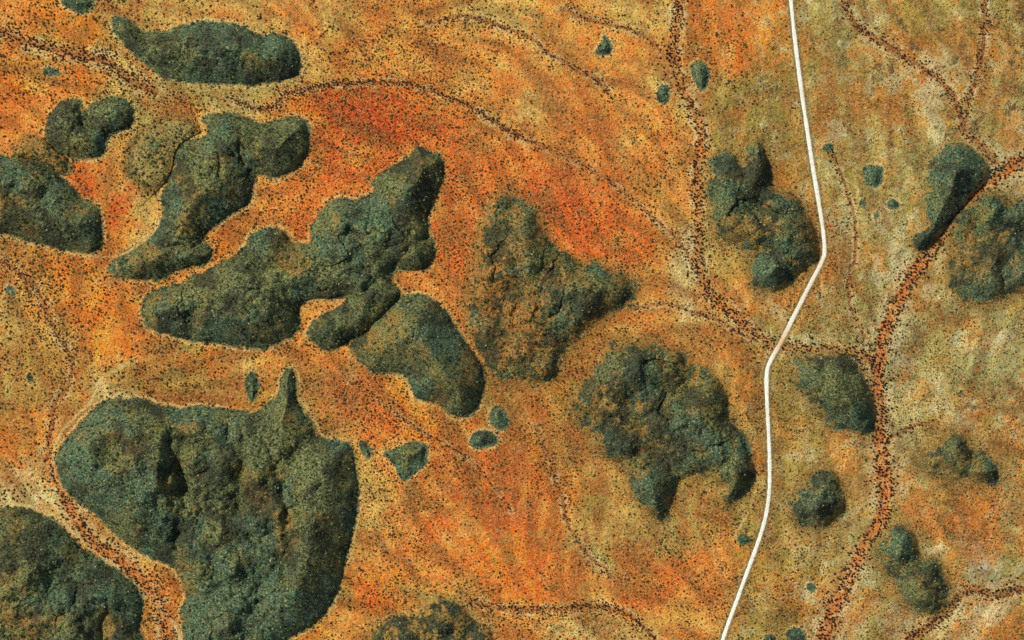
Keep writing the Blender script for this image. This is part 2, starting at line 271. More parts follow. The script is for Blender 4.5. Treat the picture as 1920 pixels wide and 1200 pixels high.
for k, (lab, cx, cy, rx, ry, hh) in enumerate(OUTCROPS):
    if 'wedge' in lab: pts = [(720,850),(745,840),(765,828),(785,825),(800,832),(803,850),(798,868),(785,882),(770,895),(755,902),(745,888),(738,870)]
    elif 'teardrop' in lab: pts = [(1133,65),(1141,75),(1147,87),(1145,100),(1133,104),(1121,104),(1116,95),(1120,87),(1127,80)]
    else:
        ph = rr.rand(3) * 6.3
        pts = []
        for a in np.linspace(0, 2*math.pi, 11)[:-1]:
            q = 1 + .10*math.sin(2*a+ph[0]) + .08*math.sin(3*a+ph[1]); pts.append((cx+rx*q*math.cos(a), cy+ry*q*math.sin(a)))
        if 'slim' in lab or 'leaning' in lab:
            pts = [(cx + (x-cx)*.75 + (y-cy)*.45, y) for x, y in pts]
    stamp(smooth_poly(pts, True, 4), NH + k, hh, min(rx, ry) * .75)
inside = sst(-1.0, 9, sdf); inside_s = sst(-14, 12, sdf); inside = inside*(1-soft) + inside_s*soft
for (x, y, rw, re, ry, h) in KNOLLS:
    e = 110 * 2.2
    i0, i1 = np.searchsorted(xs, [(x-960-2.4*rw)*S, (x-960+2.4*re)*S]); j0, j1 = np.searchsorted(ys, [(600-y-2.4*ry)*S, (600-y+2.4*ry)*S])
    sl = (slice(j0, j1), slice(i0, i1))
    dx = QX[sl] + wx[sl]*1.5 - x; dy = QY[sl] + wy[sl]*1.5 - y
    r = np.sqrt((dx / np.where(dx < 0, rw, re))**2 + (dy / ry)**2)
    hgt[sl] += h * np.clip(1 - r / 1.5, 0, 1)**1.5 * (1.45) * inside[sl] * np.where(soft[sl] > 0, 1.1, .25 + 1.15*sst(0, 26, sdf[sl])) * (1 - .34*np.clip(soft[sl], 0, 1)*(hid[sl] != 9))
n_edge = fbm(XX, YY, 42, 2, 4, .65) - .5
rock = np.where(oc, sst(-2.5, 3, sdf), sst(-4, 6, sdf + (fbm(XX, YY, 12, 3, 3, .7) - .5)*9))*(1-np.minimum(soft*1.6, 1)) + np.minimum(soft*1.6, 1)*sst(-9, 14, sdf + n_edge*(34+30*soft))
core = np.zeros(XX.shape, np.float32)
for (x, y, rw, re, ry, h) in KNOLLS:
    if h < 22: continue
    i0, i1 = np.searchsorted(xs, [(x-960-160)*S, (x-960+160)*S]); j0, j1 = np.searchsorted(ys, [(600-y-160)*S, (600-y+160)*S]); sl = (slice(j0, j1), slice(i0, i1))
    core[sl] = np.maximum(core[sl], np.exp(-((PX[sl]-x-re*.25)/(.8*(rw+re)))**2 - ((PY[sl]-y)/(1.25*ry))**2))
fr = fbm(XX, YY, 30, 7, 4, .75) - .16*np.exp(-((PX-950)/62)**2-((PY-620)/95)**2) - .12*np.exp(-((PX-915)/40)**2-((PY-500)/70)**2) - .2*(hid == 18) - .1*(hid == 19); ms = np.minimum(soft*1.4, 1)
rock = rock * (1 - ms*(1 - np.clip(sst(.30, .62, fr + .42*core - .06), 0, 1))*.85)
amp = sst(0, 22, sdf)*(1-soft) + soft*sst(-12, 26, sdf)
rough = (fbm(XX, YY, 105, 3, 2) - .5) * 40 + (ridged(XX, YY, 62, 2, 3) - .6) * 15 + (fbm(XX, YY, 26, 4, 2) - .5) * 8 + (fbm(XX, YY, 9, 6, 2) - .5) * 4.2
w1, w2, wr = worley(XX + 3*wx, YY + 3*wy, 62, 2); v1, v2, vr_ = worley(XX + 2*wx, YY, 27, 4)
dome = np.exp(-3.2*w1**2) * (6 + 19*wr) + np.exp(-3.4*v1**2) * (2 + 6*vr_)
hgt += (rough*(.9 + .35*(soft == 0)) + dome*(1.1 - .3*(soft > 1.3))) * amp
# gorge lines cut into the hills (depth m, half-width px)
for dep, hw, L in [(22, 9, [(808,432),(780,462),(750,490),(722,512),(700,530),(684,545)]), (16, 5, [(755,550),(735,575),(710,600),(685,622)]),
                   (15, 15, [(322,840),(336,880),(345,930),(342,990),(330,1040)]), (12, 8, [(455,800),(462,860),(450,930),(470,1000)]), (12, 9, [(520,880),(535,950),(545,1030),(520,1110)]), (10, 7, [(150,820),(215,850),(260,900),(250,970)]), (9, 4, [(385,453),(360,462),(330,462),(300,470)]), (12, 5, [(345,512),(380,500),(410,490)]),
                   (8, 4, [(158,205),(150,225),(165,250)]), (9, 4, [(690,372),(692,400),(688,430)]), (9, 4, [(455,300),(470,320),(490,332)]), (8, 4, [(395,240),(420,262),(440,290),(460,310)]), (10, 5, [(240,1010),(215,1060),(205,1120),(190,1200)])]:
    P = smooth_poly(L, False, 4)
    i0, i1 = np.searchsorted(xs, [(P[:,0].min()-960-40)*S, (P[:,0].max()-960+40)*S]); j0, j1 = np.searchsorted(ys, [(600-P[:,1].max()-40)*S, (600-P[:,1].min()+40)*S])
    sl = (slice(j0, j1), slice(i0, i1))
    d = dist_line(QX[sl]+wx[sl]*.5, QY[sl]+wy[sl]*.5, P, False)
    hgt[sl] -= dep * np.exp(-(d/hw)**2) * sst(0, 10, sdf[sl])
cap = (sdf + 11*np.minimum(soft, 1))*S*1.12 + 1.0
cap = np.where(sdf < -40, 99, np.maximum(cap, 0))
hgt = np.where(hgt > 0, -9*np.log(np.exp(-np.clip(hgt, -50, 200)/9) + np.exp(-np.clip(cap, -50, 300)/9) + 1e-12), hgt)
hgt = np.where(sdf > 0, np.maximum(hgt, 0.4*(1-soft)), np.maximum(hgt, 0))
hgt = np.maximum(hgt, -1.5) * np.where(soft > 1.3, .55, 1)
# talus apron round the foot of each hill, then gentle swells of the plain
hgt += np.where(sdf <= 0, (2.2 + 3*soft) * np.exp(sdf / (10 + 10*soft)), 2.2 + 3*soft)
plain = (fbm(XX, YY, 420, 7, 3) - .5) * 10 + (fbm(XX, YY, 60, 3, 3) - .5) * 2.6
fine = (fbm(XX, YY, 11, 2, 2) - .5) * 1.1
hgt += plain + fine * (1 - amp)

# creeks, road, tracks
creek = np.full(XX.shape, 99.0, np.float32); cid = np.full(XX.shape, -1, np.int32); CL = []
fx0, fx1 = np.searchsorted(xs, [-1400, 1400]); fy0, fy1 = np.searchsorted(ys, [-920, 920])
for k, (lab, hw, dens, pts) in enumerate(CREEKS):
    P = smooth_poly(pts, False, 5); CL.append(P)
    i0, i1 = np.searchsorted(xs, [(P[:,0].min()-960-60)*S, (P[:,0].max()-960+60)*S]); j0, j1 = np.searchsorted(ys, [(600-P[:,1].max()-60)*S, (600-P[:,1].min()+60)*S])
    sl = (slice(j0, j1), slice(i0, i1))
    d = dist_line(PX[sl]+wx[sl]*1.3, PY[sl]+wy[sl]*1.3, P, False) / hw
    m = d < creek[sl]; creek[sl] = np.where(m, d, creek[sl]); cid[sl] = np.where(m & (d < 1) & (sdf[sl] < -1), k, cid[sl])
hgt -= 1.3 * np.exp(-(creek)**2) * (1 - rock)
RL = smooth_poly(ROAD, False, 6)
road = dist_line(PX, PY, RL, False)
# the road stands on a smoothed bench: heights taken from the wide swells only
hs_road = lambda x, y: (fbm(x, y, 420, 7, 3) - .5) * 10 + 1.0
rb = 1 - sst(5, 13, road)
hgt = hgt * (1 - rb) + hs_road(XX, YY) * rb
hid = np.where(road < 6, -1, hid); rock = rock * (1 - rb)
track = np.full(XX.shape, 99.0, np.float32)
for w, L in TRACKS:
    P = smooth_poly(L, False, 4)
    i0, i1 = np.searchsorted(xs, [(P[:,0].min()-960-20)*S, (P[:,0].max()-960+20)*S]); j0, j1 = np.searchsorted(ys, [(600-P[:,1].max()-20)*S, (600-P[:,1].min()+20)*S])
    sl = (slice(j0, j1), slice(i0, i1))
    track[sl] = np.minimum(track[sl], dist_line(PX[sl]+wx[sl]*.25, PY[sl]+wy[sl]*.25, P, False) / w)

# soil colour: the plan of soil types read through a warp, softened
CH = np.array([[PAL[c] for c in r] for r in SOIL], float)
def soil_at(px, py, x, y):
    u = px + (fbm(x, y, 130, 2, 5, .68) - .5) * 110; v = py + (fbm(x, y, 130, 6, 5, .68) - .5) * 110
    gx = np.clip(u / 60 - .5, 0, 30.999); gy = np.clip(v / 60 - .5, 0, 18.999)
    i = gx.astype(int); j = gy.astype(int); fx = gx - i; fy = gy - j
    fx = (fx*fx*(3-2*fx))[..., None]; fy = (fy*fy*(3-2*fy))[..., None]
    c = (CH[j, i]*(1-fx) + CH[j, i+1]*fx)*(1-fy) + (CH[j+1, i]*(1-fx) + CH[j+1, i+1]*fx)*fy
    u2 = px + (fbm(x, y, 60, 3, 4, .7) - .5) * 70; v2 = py + (fbm(x, y, 60, 7, 4, .7) - .5) * 70
    for (cx, cy, rx, ry, rot, cc, st) in PATCH:
        a = math.radians(rot); dx = u2-cx; dy = v2-cy
        q = ((dx*math.cos(a)-dy*math.sin(a))/rx)**2 + ((dx*math.sin(a)+dy*math.cos(a))/ry)**2
        w = np.minimum(1, st * np.exp(-q**1.5 * .9))[..., None]
        c = c*(1-w) + np.array(cc, float)*w
    return c
soil = soil_at(PX, PY, XX, YY)
def mixc(c, cc, w): w = w[..., None]; return c*(1-w) + np.array(cc, float)*w
n1 = fbm(XX, YY, 22, 5, 3); n2 = fbm(XX, YY, 7, 1, 2)
creekn = creek + (fbm(XX, YY, 20, 3, 3, .6) - .5)*1.3
soil = soil * (0.86 + 0.28 * fbm(XX, YY, 90, 4, 4, .7))[..., None]
hue = fbm(XX, YY, 48, 6, 5, .75) - .5; hue2 = fbm(XX, YY, 30, 1, 4, .75) - .5
soil = mixc(soil, (218,96,30), np.clip(hue*2.2, 0, .42)*(1-.75*sst(1330, 1500, PX))); soil = mixc(soil, (206,178,92), np.clip(-hue*2.2, 0, .42))
olive = sst(1500, 1330, 2800-PX)*.7 + .18
soil = mixc(soil, (128,124,62), np.clip(hue2*3.6, 0, .7)*olive)
soil = mixc(soil, (200,198,156), np.clip(-hue2*4.2-.08, 0, .7)*olive); soil = mixc(soil, (146,150,100), sst(1480, 1600, PX)*.55*sst(.42, .6, fbm(XX, YY, 100, 1, 4, .6))); rx_ = sst(1450, 1560, PX); soil = mixc(soil, (208,126,58), rx_*.5*sst(.50, .64, fbm(XX, YY, 85, 7, 5, .7))); soil = mixc(soil, (212,212,172), rx_*.6*sst(.56, .68, fbm(XX, YY, 70, 4, 5, .7)))
# sheet-wash streaks drawn out along the fall of the plain
AN = [(700,210,-15),(1050,380,-38),(1250,480,-45),(1200,200,-25),(900,60,-20),(1000,900,-60),(800,1050,-40),(1250,1100,-50),(1200,560,15),(100,550,-75),(60,750,-80),(100,60,-15),(230,380,-65),(650,740,-25),(1400,100,-80),(1450,350,-85),(1600,200,-70),(1620,450,-85),(1750,150,-55),(1880,250,-110),(1700,600,-120),(1830,650,60),(1800,950,-30),(1480,850,-95),(1600,1050,-120),(1850,1150,20),(330,710,10),(1320,1000,-100)]
num = 0; den_ = 0; cx_ = 0; sy_ = 0
for (ax, ay, an) in AN:
    w = 1 / (((PX-ax)**2 + (PY-ay)**2) / 1e4 + .3)**1.5; cx_ = cx_ + w*math.cos(math.radians(2*an)); sy_ = sy_ + w*math.sin(math.radians(2*an))
th = .5*np.arctan2(sy_, cx_) + (fbm(XX, YY, 170, 1, 3) - .5)*2.2
lic = np.zeros(XX.shape, np.float32); lic2 = lic.copy(); ux, uy = np.cos(th), np.sin(th)
for k_ in range(-7, 8):
    xa, ya = XX + ux*k_*7 , YY + uy*k_*7
    lic += vnoise(xa, ya, 11, 3); lic2 += vnoise(xa, ya, 26, 6)
lic = np.clip((lic/15 - .5)*3.4, -1, 1); lic2 = np.clip((lic2/15 - .5)*2.6, -1, 1)
soil = soil * (1 + .22*lic + .16*lic2)[..., None]
soil = mixc(soil, (150,84,38), np.clip(-lic2*.9, 0, .5)*(1-.6*olive)); soil = mixc(soil, (232,196,128), np.clip(lic2*lic2*np.sign(lic2)*.6, 0, .35))
rl = ridged(XX + 30*hue, YY, 120, 5, 3, .7); rl2 = ridged(XX, YY, 70, 3, 3, .7)
soil = mixc(soil, (92,70,38), (sst(.80, .93, rl)*.55 + sst(.80, .92, rl2)*.4)*(.35 + .65*olive))
trm = sst(1530, 1620, PX)*sst(700, 600, PY) ; vn_ = ridged(XX+20*hue, YY, 80, 4, 4, .75)
soil = mixc(soil, (72,60,38), sst(.76, .88, vn_)*trm*.75*(.4+.6*sst(400, 260, PY)))
ring = (1-soft)*np.exp(-((sdf + 2.6) / 2.6)**2) * (0.25 + .75*sst(.35, .6, fbm(XX, YY, 80, 3, 2)))
soil = mixc(soil, (228,206,142), np.clip(ring, 0, 1) * .9)
wash = np.exp(-((creek-1.6)/1.0)**2) * sst(.35, .65, n1)
soil = mixc(soil, (226,204,152), wash * .75)
bed = np.clip(1.2 - creekn, 0, 1); bed = sst(0, .5, bed)
bedc = np.where(cid == 1, .95, np.where(cid == 8, .8, .45)).astype(np.float32)
soil = mixc(soil, (216,136,78), bed * bedc)
soil = mixc(soil, (150,88,50), bed*bedc*sst(.5, .68, fbm(XX, YY, 14, 2, 3, .6))*.6)
soil = mixc(soil, (232,196,136), bed * bedc * sst(.5, .7, fbm(XX, YY, 18, 6, 3, .6))*.7)
nar = np.where(np.isin(cid, (0, 1, 8)), .08, .6) * (cid >= 0) * .75
soil = mixc(soil, (96,60,38), np.exp(-((creek-.15+.6*hue2)/.5)**2) * nar)
soil = mixc(soil, (222,204,150), sst(1.3, .5, track) * .72)
soil = mixc(soil, (216,180,116), sst(15, 6, road)*.55*sst(.4, .62, n1)); soil = mixc(soil, (104,108,82), np.exp(-((road-6.0)/2.0)**2) * .8)
under = soft*sst(-26, 6, sdf + n_edge*30)
soil = mixc(soil, (122,102,54), under*.8)
soil = mixc(soil, (150,96,44), np.exp(-((PX-960)/90)**2-((PY-600)/110)**2)*.75); soil = mixc(soil, (176,158,96), .6*(hid == 18))
soil = mixc(soil, (150,118,60), (1-soft)*sst(3, 10, sdf)*.7)
gm = soil.mean(-1, keepdims=True); soil = np.clip(gm + (soil - gm)*1.24, 6, 255)
soil = lin(soil) / K
rockm = sst(.35, .75, rock + (n2 - .5) * .7)
rockm = rockm * sst(.9, 1.3, track)
# how teal / how tan the rock country is (mineral and spinifex cover, plus shade painted on some steep flanks)
teal = fbm(XX, YY, 75, 3, 3, .6); tan = fbm(XX, YY, 55, 6, 4, .65)
gt = np.exp(-(((PX-960)/80)**2 + ((PY-590)/110)**2)); tan = tan + .5 * gt
for (cx, cy, r, s_) in [(1195,705,40,.35),(1145,830,34,.35),(1690,1030,30,.5),(320,590,50,.25),(110,870,70,.15),(180,900,70,.25),(1790,330,60,.5),(1725,440,30,.6),(1530,970,40,.55),(1610,790,36,.45),(1380,420,60,.25),(1440,520,40,.35),(400,85,130,.12),(540,110,40,.25),(250,1110,40,.3),(500,1000,60,.2),(1870,390,30,.3),(1240,1000,1,.0),(460,1170,60,.2)]:  # spots on the ridge's east flank and southeastern hills paint in their blue shade
    teal = teal + s_ * np.exp(-((PX-cx)**2 + (PY-cy)**2) / r**2)
teal = np.where(hid >= NH, teal + .25, teal)
edgew = np.exp(-(np.clip(sdf, 0, 99)/14)**2)
tan = (tan-.5)*1.35 + .5 - .16 * edgew; teal = (teal-.5)*1.8 + .53 - .35*gt
varn = (fbm(XX, YY, 50, 2, 4, .65)-.5)*1.3 + .5 + .5*(hid == 17) + .12*(hid == 6) + .1*(soft > .5)*(hid != 6) - .35*(soft > 1.3)
tan = tan + .16 * np.exp(-(((PX-1220)/130)**2 + ((PY-790)/120)**2)) + .10 * np.exp(-(((PX-1860)/80)**2 + ((PY-480)/80)**2)) + .1*np.exp(-(((PX-1540)/60)**2 + ((PY-720)/60)**2))

Z = hgt.astype(np.float32)
def height_at(x, y):
    i = np.clip(np.searchsorted(xs, x) - 1, 0, W-2); j = np.clip(np.searchsorted(ys, y) - 1, 0, H-2)
    fx = (x - xs[i]) / (xs[i+1]-xs[i]); fy = (y - ys[j]) / (ys[j+1]-ys[j])
    return (Z[j,i]*(1-fx)+Z[j,i+1]*fx)*(1-fy) + (Z[j+1,i]*(1-fx)+Z[j+1,i+1]*fx)*fy
def field_at(F, x, y):
    i = np.clip(np.rint(np.interp(x, xs, np.arange(W))).astype(int), 0, W-1); j = np.clip(np.rint(np.interp(y, ys, np.arange(H))).astype(int), 0, H-1)
    return F[j, i]

# ------------------------------------------------------------------ materials
class NT:
    def __init__(s, name):
        s.m = bpy.data.materials.new(name); s.m.use_nodes = True; s.t = s.m.node_tree
        s.b = s.t.nodes['Principled BSDF']; s.b.inputs['Roughness'].default_value = .95
        s.b.inputs['Specular IOR Level'].default_value = .12
        s.geo = s.t.nodes.new('ShaderNodeNewGeometry')
    def link(s, a, b): s.t.links.new(a, b)
    def attr(s, n):
        a = s.t.nodes.new('ShaderNodeAttribute'); a.attribute_name = n; return a
    def noise(s, scale, det=2, rough=.5, vec=None):
        n = s.t.nodes.new('ShaderNodeTexNoise'); n.inputs['Scale'].default_value = scale; n.inputs['Detail'].default_value = det
        n.inputs['Roughness'].default_value = rough; s.link(vec or s.geo.outputs['Position'], n.inputs['Vector']); return n
    def rng(s, v, a, b, c=0., d=1., smooth=True):
        n = s.t.nodes.new('ShaderNodeMapRange'); n.interpolation_type = 'SMOOTHSTEP' if smooth else 'LINEAR'
        s.link(v, n.inputs[0])
        for k, q in enumerate((a, b, c, d)): n.inputs[k+1].default_value = q
        return n.outputs[0]
    def mix(s, f, a, b, mode='MIX'):
        n = s.t.nodes.new('ShaderNodeMix'); n.data_type = 'RGBA'; n.blend_type = mode
        for v, k in ((f, 0), (a, 6), (b, 7)):
            if hasattr(v, 'is_linked'): s.link(v, n.inputs[k])
            elif k == 0: n.inputs[0].default_value = v
            else: n.inputs[k].default_value = (*v, 1)
        return n.outputs[2]
    def math(s, op, a, b):
        n = s.t.nodes.new('ShaderNodeMath'); n.operation = op
        for k, v in enumerate((a, b)):
            if hasattr(v, 'is_linked'): s.link(v, n.inputs[k])
            else: n.inputs[k].default_value = v
        return n.outputs[0]
    def vor(s, scale):
        n = s.t.nodes.new('ShaderNodeTexVoronoi'); n.inputs['Scale'].default_value = scale; s.link(s.geo.outputs['Position'], n.inputs['Vector']); return n
    def bump(s, h, strength, dist):
        n = s.t.nodes.new('ShaderNodeBump'); n.inputs['Strength'].default_value = strength; n.inputs['Distance'].default_value = dist
        s.link(h, n.inputs['Height']); s.link(n.outputs[0], s.b.inputs['Normal'])

def terrain_material():
    q = NT('desert_ground')
    soilc = q.attr('soil').outputs['Color']; rk = q.attr('rock_cover').outputs['Fac']
    tl = q.attr('teal').outputs['Fac']; tn = q.attr('tan').outputs['Fac']
    nf = q.noise(.30, 3, .7); nm = q.noise(.09, 3, .6); nh = q.noise(.13, 3, .75)
    # bare earth: grain lighter and darker, hue wandering between pink, yellow and grey green
    grain = q.noise(.20, 4, .8)
    c = soilc
    c = q.mix(q.rng(grain.outputs[0], .52, .66, 0, .55), c, q.mix(.7, c, alb(255,236,180)))
    c = q.mix(q.rng(grain.outputs[0], .50, .36, 0, .85), c, q.mix(.62, c, alb(96,52,22)))
    sep = q.t.nodes.new('ShaderNodeSeparateColor'); q.link(nh.outputs[1], sep.inputs[0])
    c = q.mix(q.rng(sep.outputs[0], .50, .66, 0, .45), c, alb(206,160,66))
    c = q.mix(q.rng(sep.outputs[1], .52, .68, 0, .40), c, alb(224,112,54))
    c = q.mix(q.rng(sep.outputs[2], .50, .66, 0, .42), c, alb(138,134,74))
    vv = q.vor(.19); sp = q.rng(vv.outputs['Distance'], .20, .40, .85, 0)
    sp2 = q.math('MULTIPLY', sp, q.rng(nm.outputs[0], .36, .52, .25, 1))
    c = q.mix(sp2, c, alb(92,52,26))
    vp = q.vor(.14); c = q.mix(q.rng(vp.outputs['Distance'], .12, .26, .48, 0), c, q.mix(.5, c, alb(252,228,170)))
    # rock and spinifex
    nr = q.noise(.17, 5, .9); nr2 = q.noise(.10, 3, .7)
    d = q.mix(q.rng(nr.outputs[0], .42, .60), alb(27,36,29), alb(136,144,92))
    vn = q.attr('varnish').outputs['Fac']
    d = q.mix(q.rng(vn, .46, .22, 0, .6), d, q.mix(q.rng(nr.outputs[0], .40, .60), alb(70,80,50), alb(156,162,100)))
    d = q.mix(q.math('MULTIPLY', q.rng(tn, .38, .66), q.rng(nr2.outputs[0], .38, .60)), d, alb(140,122,58))
    d = q.mix(q.math('MULTIPLY', q.rng(tn, .55, .80, 0, .9), q.rng(grain.outputs[0], .42, .55)), d, alb(176,112,48))
    d = q.mix(q.math('MULTIPLY', q.rng(tl, .46, .86), .75), d, q.mix(q.rng(nr.outputs[0], .38, .60), alb(16,46,46), alb(78,126,102)))
    vr = q.vor(.19); d = q.mix(q.rng(vr.outputs['Distance'], .18, .40, .8, 0), d, alb(14,20,15))
    d = q.mix(q.rng(grain.outputs[0], .52, .64, 0, .9), d, alb(190,180,108))
    d = q.mix(q.rng(sep.outputs[1], .50, .66, 0, .5), d, alb(62,92,38))
    d = q.mix(q.rng(sep.outputs[0], .54, .70, 0, .45), d, alb(122,98,50))
    d = q.mix(q.rng(vn, .50, .74, 0, .75), d, q.mix(q.rng(nr.outputs[0], .42, .60), alb(14,17,18), alb(84,84,62)))
    out = q.mix(rk, c, d)
    q.link(out, q.b.inputs['Base Color'])
    hb = q.math('ADD', grain.outputs[0], q.math('MULTIPLY', nr2.outputs[0], 1.0))
    q.bump(hb, 1.0, 3.2)
    return q.m
M_TER = terrain_material()

def mesh_obj(name, V, F, mat, smooth=False):
    me = bpy.data.meshes.new(name); nf = len(F); k = F.shape[1]
    me.vertices.add(len(V)); me.vertices.foreach_set('co', np.ascontiguousarray(V, np.float32).ravel())
    me.loops.add(nf*k); me.loops.foreach_set('vertex_index', np.ascontiguousarray(F, np.int32).ravel())
    me.polygons.add(nf); me.polygons.foreach_set('loop_start', np.arange(0, nf*k, k, dtype=np.int32))
    me.update(calc_edges=True)
    if not smooth: me.polygons.foreach_set('use_smooth', np.zeros(nf, bool))
    me.materials.append(mat)
    o = bpy.data.objects.new(name, me); col.objects.link(o); return o
def tag(o, **k):
    for a, b in k.items(): o[a] = b
    return o
def fattr(me, name, v):
    a = me.attributes.new(name, 'FLOAT', 'POINT'); a.data.foreach_set('value', np.ascontiguousarray(v, np.float32))
def cattr(me, name, v):
    a = me.attributes.new(name, 'FLOAT_COLOR', 'POINT')
    a.data.foreach_set('color', np.ascontiguousarray(np.concatenate([v, np.ones((len(v), 1))], 1), np.float32).ravel())

# ------------------------------------------------------------------ the terrain, cut into ground, creek beds and hills along shared edges
J, I = np.meshgrid(np.arange(H-1), np.arange(W-1), indexing='ij')
v00 = J*W + I
quads = np.stack([v00, v00+1, v00+W+1, v00+W], -1).reshape(-1, 4)
hc = hid[:-1, :-1].ravel(); cc = cid[:-1, :-1].ravel()
owner = np.where(hc >= 0, hc, np.where(cc >= 0, 1000 + cc, -1))
Vall = np.stack([XX, YY, Z], -1).reshape(-1, 3)
soilf = soil.reshape(-1, 3); rockf = rockm.ravel(); tealf = teal.ravel(); tanf = tan.ravel(); varnf = varn.ravel()
def cut(name, idv):
    F = quads[owner == idv]
    if len(F) == 0: return None
    used, inv = np.unique(F, return_inverse=True); F = inv.reshape(-1, 4)
    o = mesh_obj(name, Vall[used], F, M_TER)
    cattr(o.data, 'soil', soilf[used]); fattr(o.data, 'rock_cover', rockf[used]); fattr(o.data, 'teal', tealf[used]); fattr(o.data, 'tan', tanf[used]); fattr(o.data, 'varnish', varnf[used])
    return o
tag(cut('ground', -1), kind='structure', label='orange and tan desert plain speckled with dark shrubs')
for k, c in enumerate(CREEKS):
    o = cut('dry_creek', 1000 + k)
    if o: tag(o, kind='structure', label=c[0])
for k, h in enumerate(HILLS):
    o = cut('hill', k)
    if o: tag(o, kind='structure', label=h[0])
for k, h in enumerate(OUTCROPS):
    o = cut('rock_outcrop', NH + k)
    if o: tag(o, label=h[0], category='rock outcrop', group='small rock outcrops on the plain')

# ------------------------------------------------------------------ the white road
def road_mesh():
    P = smooth_poly(ROAD, False, 24)
    seg = np.r_[0, np.cumsum(np.hypot(*np.diff(P, axis=0).T))]
    t = np.arange(0, seg[-1], 1.6); P = np.stack([np.interp(t, seg, P[:,0]), np.interp(t, seg, P[:,1])], 1)
    X = (P[:,0]-960)*S; Y = (600-P[:,1])*S
    T = np.gradient(np.stack([X, Y], 1), axis=0); T /= np.linalg.norm(T, axis=1)[:,None]
    N = np.stack([-T[:,1], T[:,0]], 1)
    w = 4.1 + (fbm(X, Y, 9, 2, 2)-.5) * 1.6 + (fbm(X, Y, 60, 5, 2)-.5) * 1.4
    offs = np.array([-1.15, -.95, -.45, 0, .45, .95, 1.15]); zz = np.array([-.5, .12, .28, .34, .28, .12, -.5])
    V = []
    for a, z in zip(offs, zz):
        x = X + N[:,0]*a*w; y = Y + N[:,1]*a*w
        V.append(np.stack([x, y, hs_road(x, y) + z + .12], 1))
    V = np.stack(V, 1); n, m = V.shape[:2]
    a, b = np.meshgrid(np.arange(n-1), np.arange(m-1), indexing='ij'); v = a*m+b
    F = np.stack([v, v+m, v+m+1, v+1], -1).reshape(-1, 4)
    q = NT('pale_gravel')
    nz = q.noise(.25, 3, .6); big = q.noise(.02, 2, .5)
    c = q.mix(q.rng(nz.outputs[0], .35, .65), alb(226,218,188), alb(255,252,236))
    c = q.mix(q.rng(big.outputs[0], .5, .7, 0, .3), c, alb(222,190,140))
    at = q.attr('ochre').outputs['Fac']; c = q.mix(at, c, alb(226,170,104))
    q.link(c, q.b.inputs['Base Color'])
    o = mesh_obj('road', V.reshape(-1, 3), F, q.m, True)
    yy = np.repeat(P[:,1], m); fattr(o.data, 'ochre', .75*np.exp(-((yy-640)/22)**2) + .25*np.exp(-((yy-560)/40)**2))
    tag(o, kind='structure', label='pale gravel road winding from the top edge to the bottom edge')
road_mesh()

# ------------------------------------------------------------------ trees and shrubs
rs = np.random.RandomState(42)
def to_xy(px, py): return (px-960)*S, (600-py)*S
# candidates on the plain: a jittered lattice thinned by a density field
sp = 4.3
gx, gy = np.meshgrid(np.arange(-60, 1980, sp), np.arange(-60, 1260, sp))
gx = gx.ravel() + (rs.rand(gx.size)-.5)*sp*.95; gy = gy.ravel() + (rs.rand(gy.size)-.5)*sp*.95
X, Y = to_xy(gx, gy)
den = .16 + .75*sst(.38, .66, fbm(X, Y, 190, 2, 4, .65)) 
def blob(x, y, r, v): 
    global den
    den = den + v*np.exp(-((gx-x)**2+(gy-y)**2)/r**2)
R_x = 1 - .2*sst(1450, 1600, gx)
den = den * (.35 + 1.3*sst(.36, .64, fbm(X, Y, 34, 5, 3, .6))) + .05
for b in [(720,240,140,.5),(1050,380,150,.4),(900,1000,200,.15),(100,540,160,.3),(60,620,120,.3),(250,180,120,.25),(700,740,110,.4),(1330,600,90,.2),(1650,80,140,-.2),(1700,240,120,-.35),(1500,250,90,-.1),(135,60,40,-.4),(215,645,28,-1),(1850,1068,35,-.6),(1380,110,60,-.45),(1850,650,110,-.1),(40,60,90,.2),(330,700,110,.3),(1370,30,50,-.4)]: blob(*b)
hh = field_at(hid, X, Y); rd = field_at(road, X, Y); ck = field_at(creek, X, Y); tk = field_at(track, X, Y)
sf = field_at(soft, X, Y); sdd = field_at(sdf, X, Y)
den = np.where(hh >= 0, .42 + .25*(sf > 0), np.where((sf > .3) & (sdd > -32), np.maximum(den, .75 + sdd/60), den)); den = den * (1 - .55*np.exp(-((gx-900)/170)**2-((gy-1010)/90)**2)) * (1 - .4*np.exp(-((gx-1000)/160)**2-((gy-140)/70)**2))
den = np.where((sf == 0) & (sdd < 0) & (sdd > -9), np.maximum(den, .6), den); den = np.where(tk < 2.2, 0, den)
keep = (rs.rand(gx.size) < den) & (rd > 7) & (ck > 1.0)
X, Y, hh = X[keep], Y[keep], hh[keep]
R = (.68 + 1.8*rs.rand(len(X))**3.2 + .3*rs.rand(len(X))) * (1 + .25*np.exp(-((X/S+860)/520)**2)); R = R * R_x[keep]; R = np.where(hh >= 0, R*1.25, R)
shr = np.stack([X, Y, R], 1); shr_h = hh
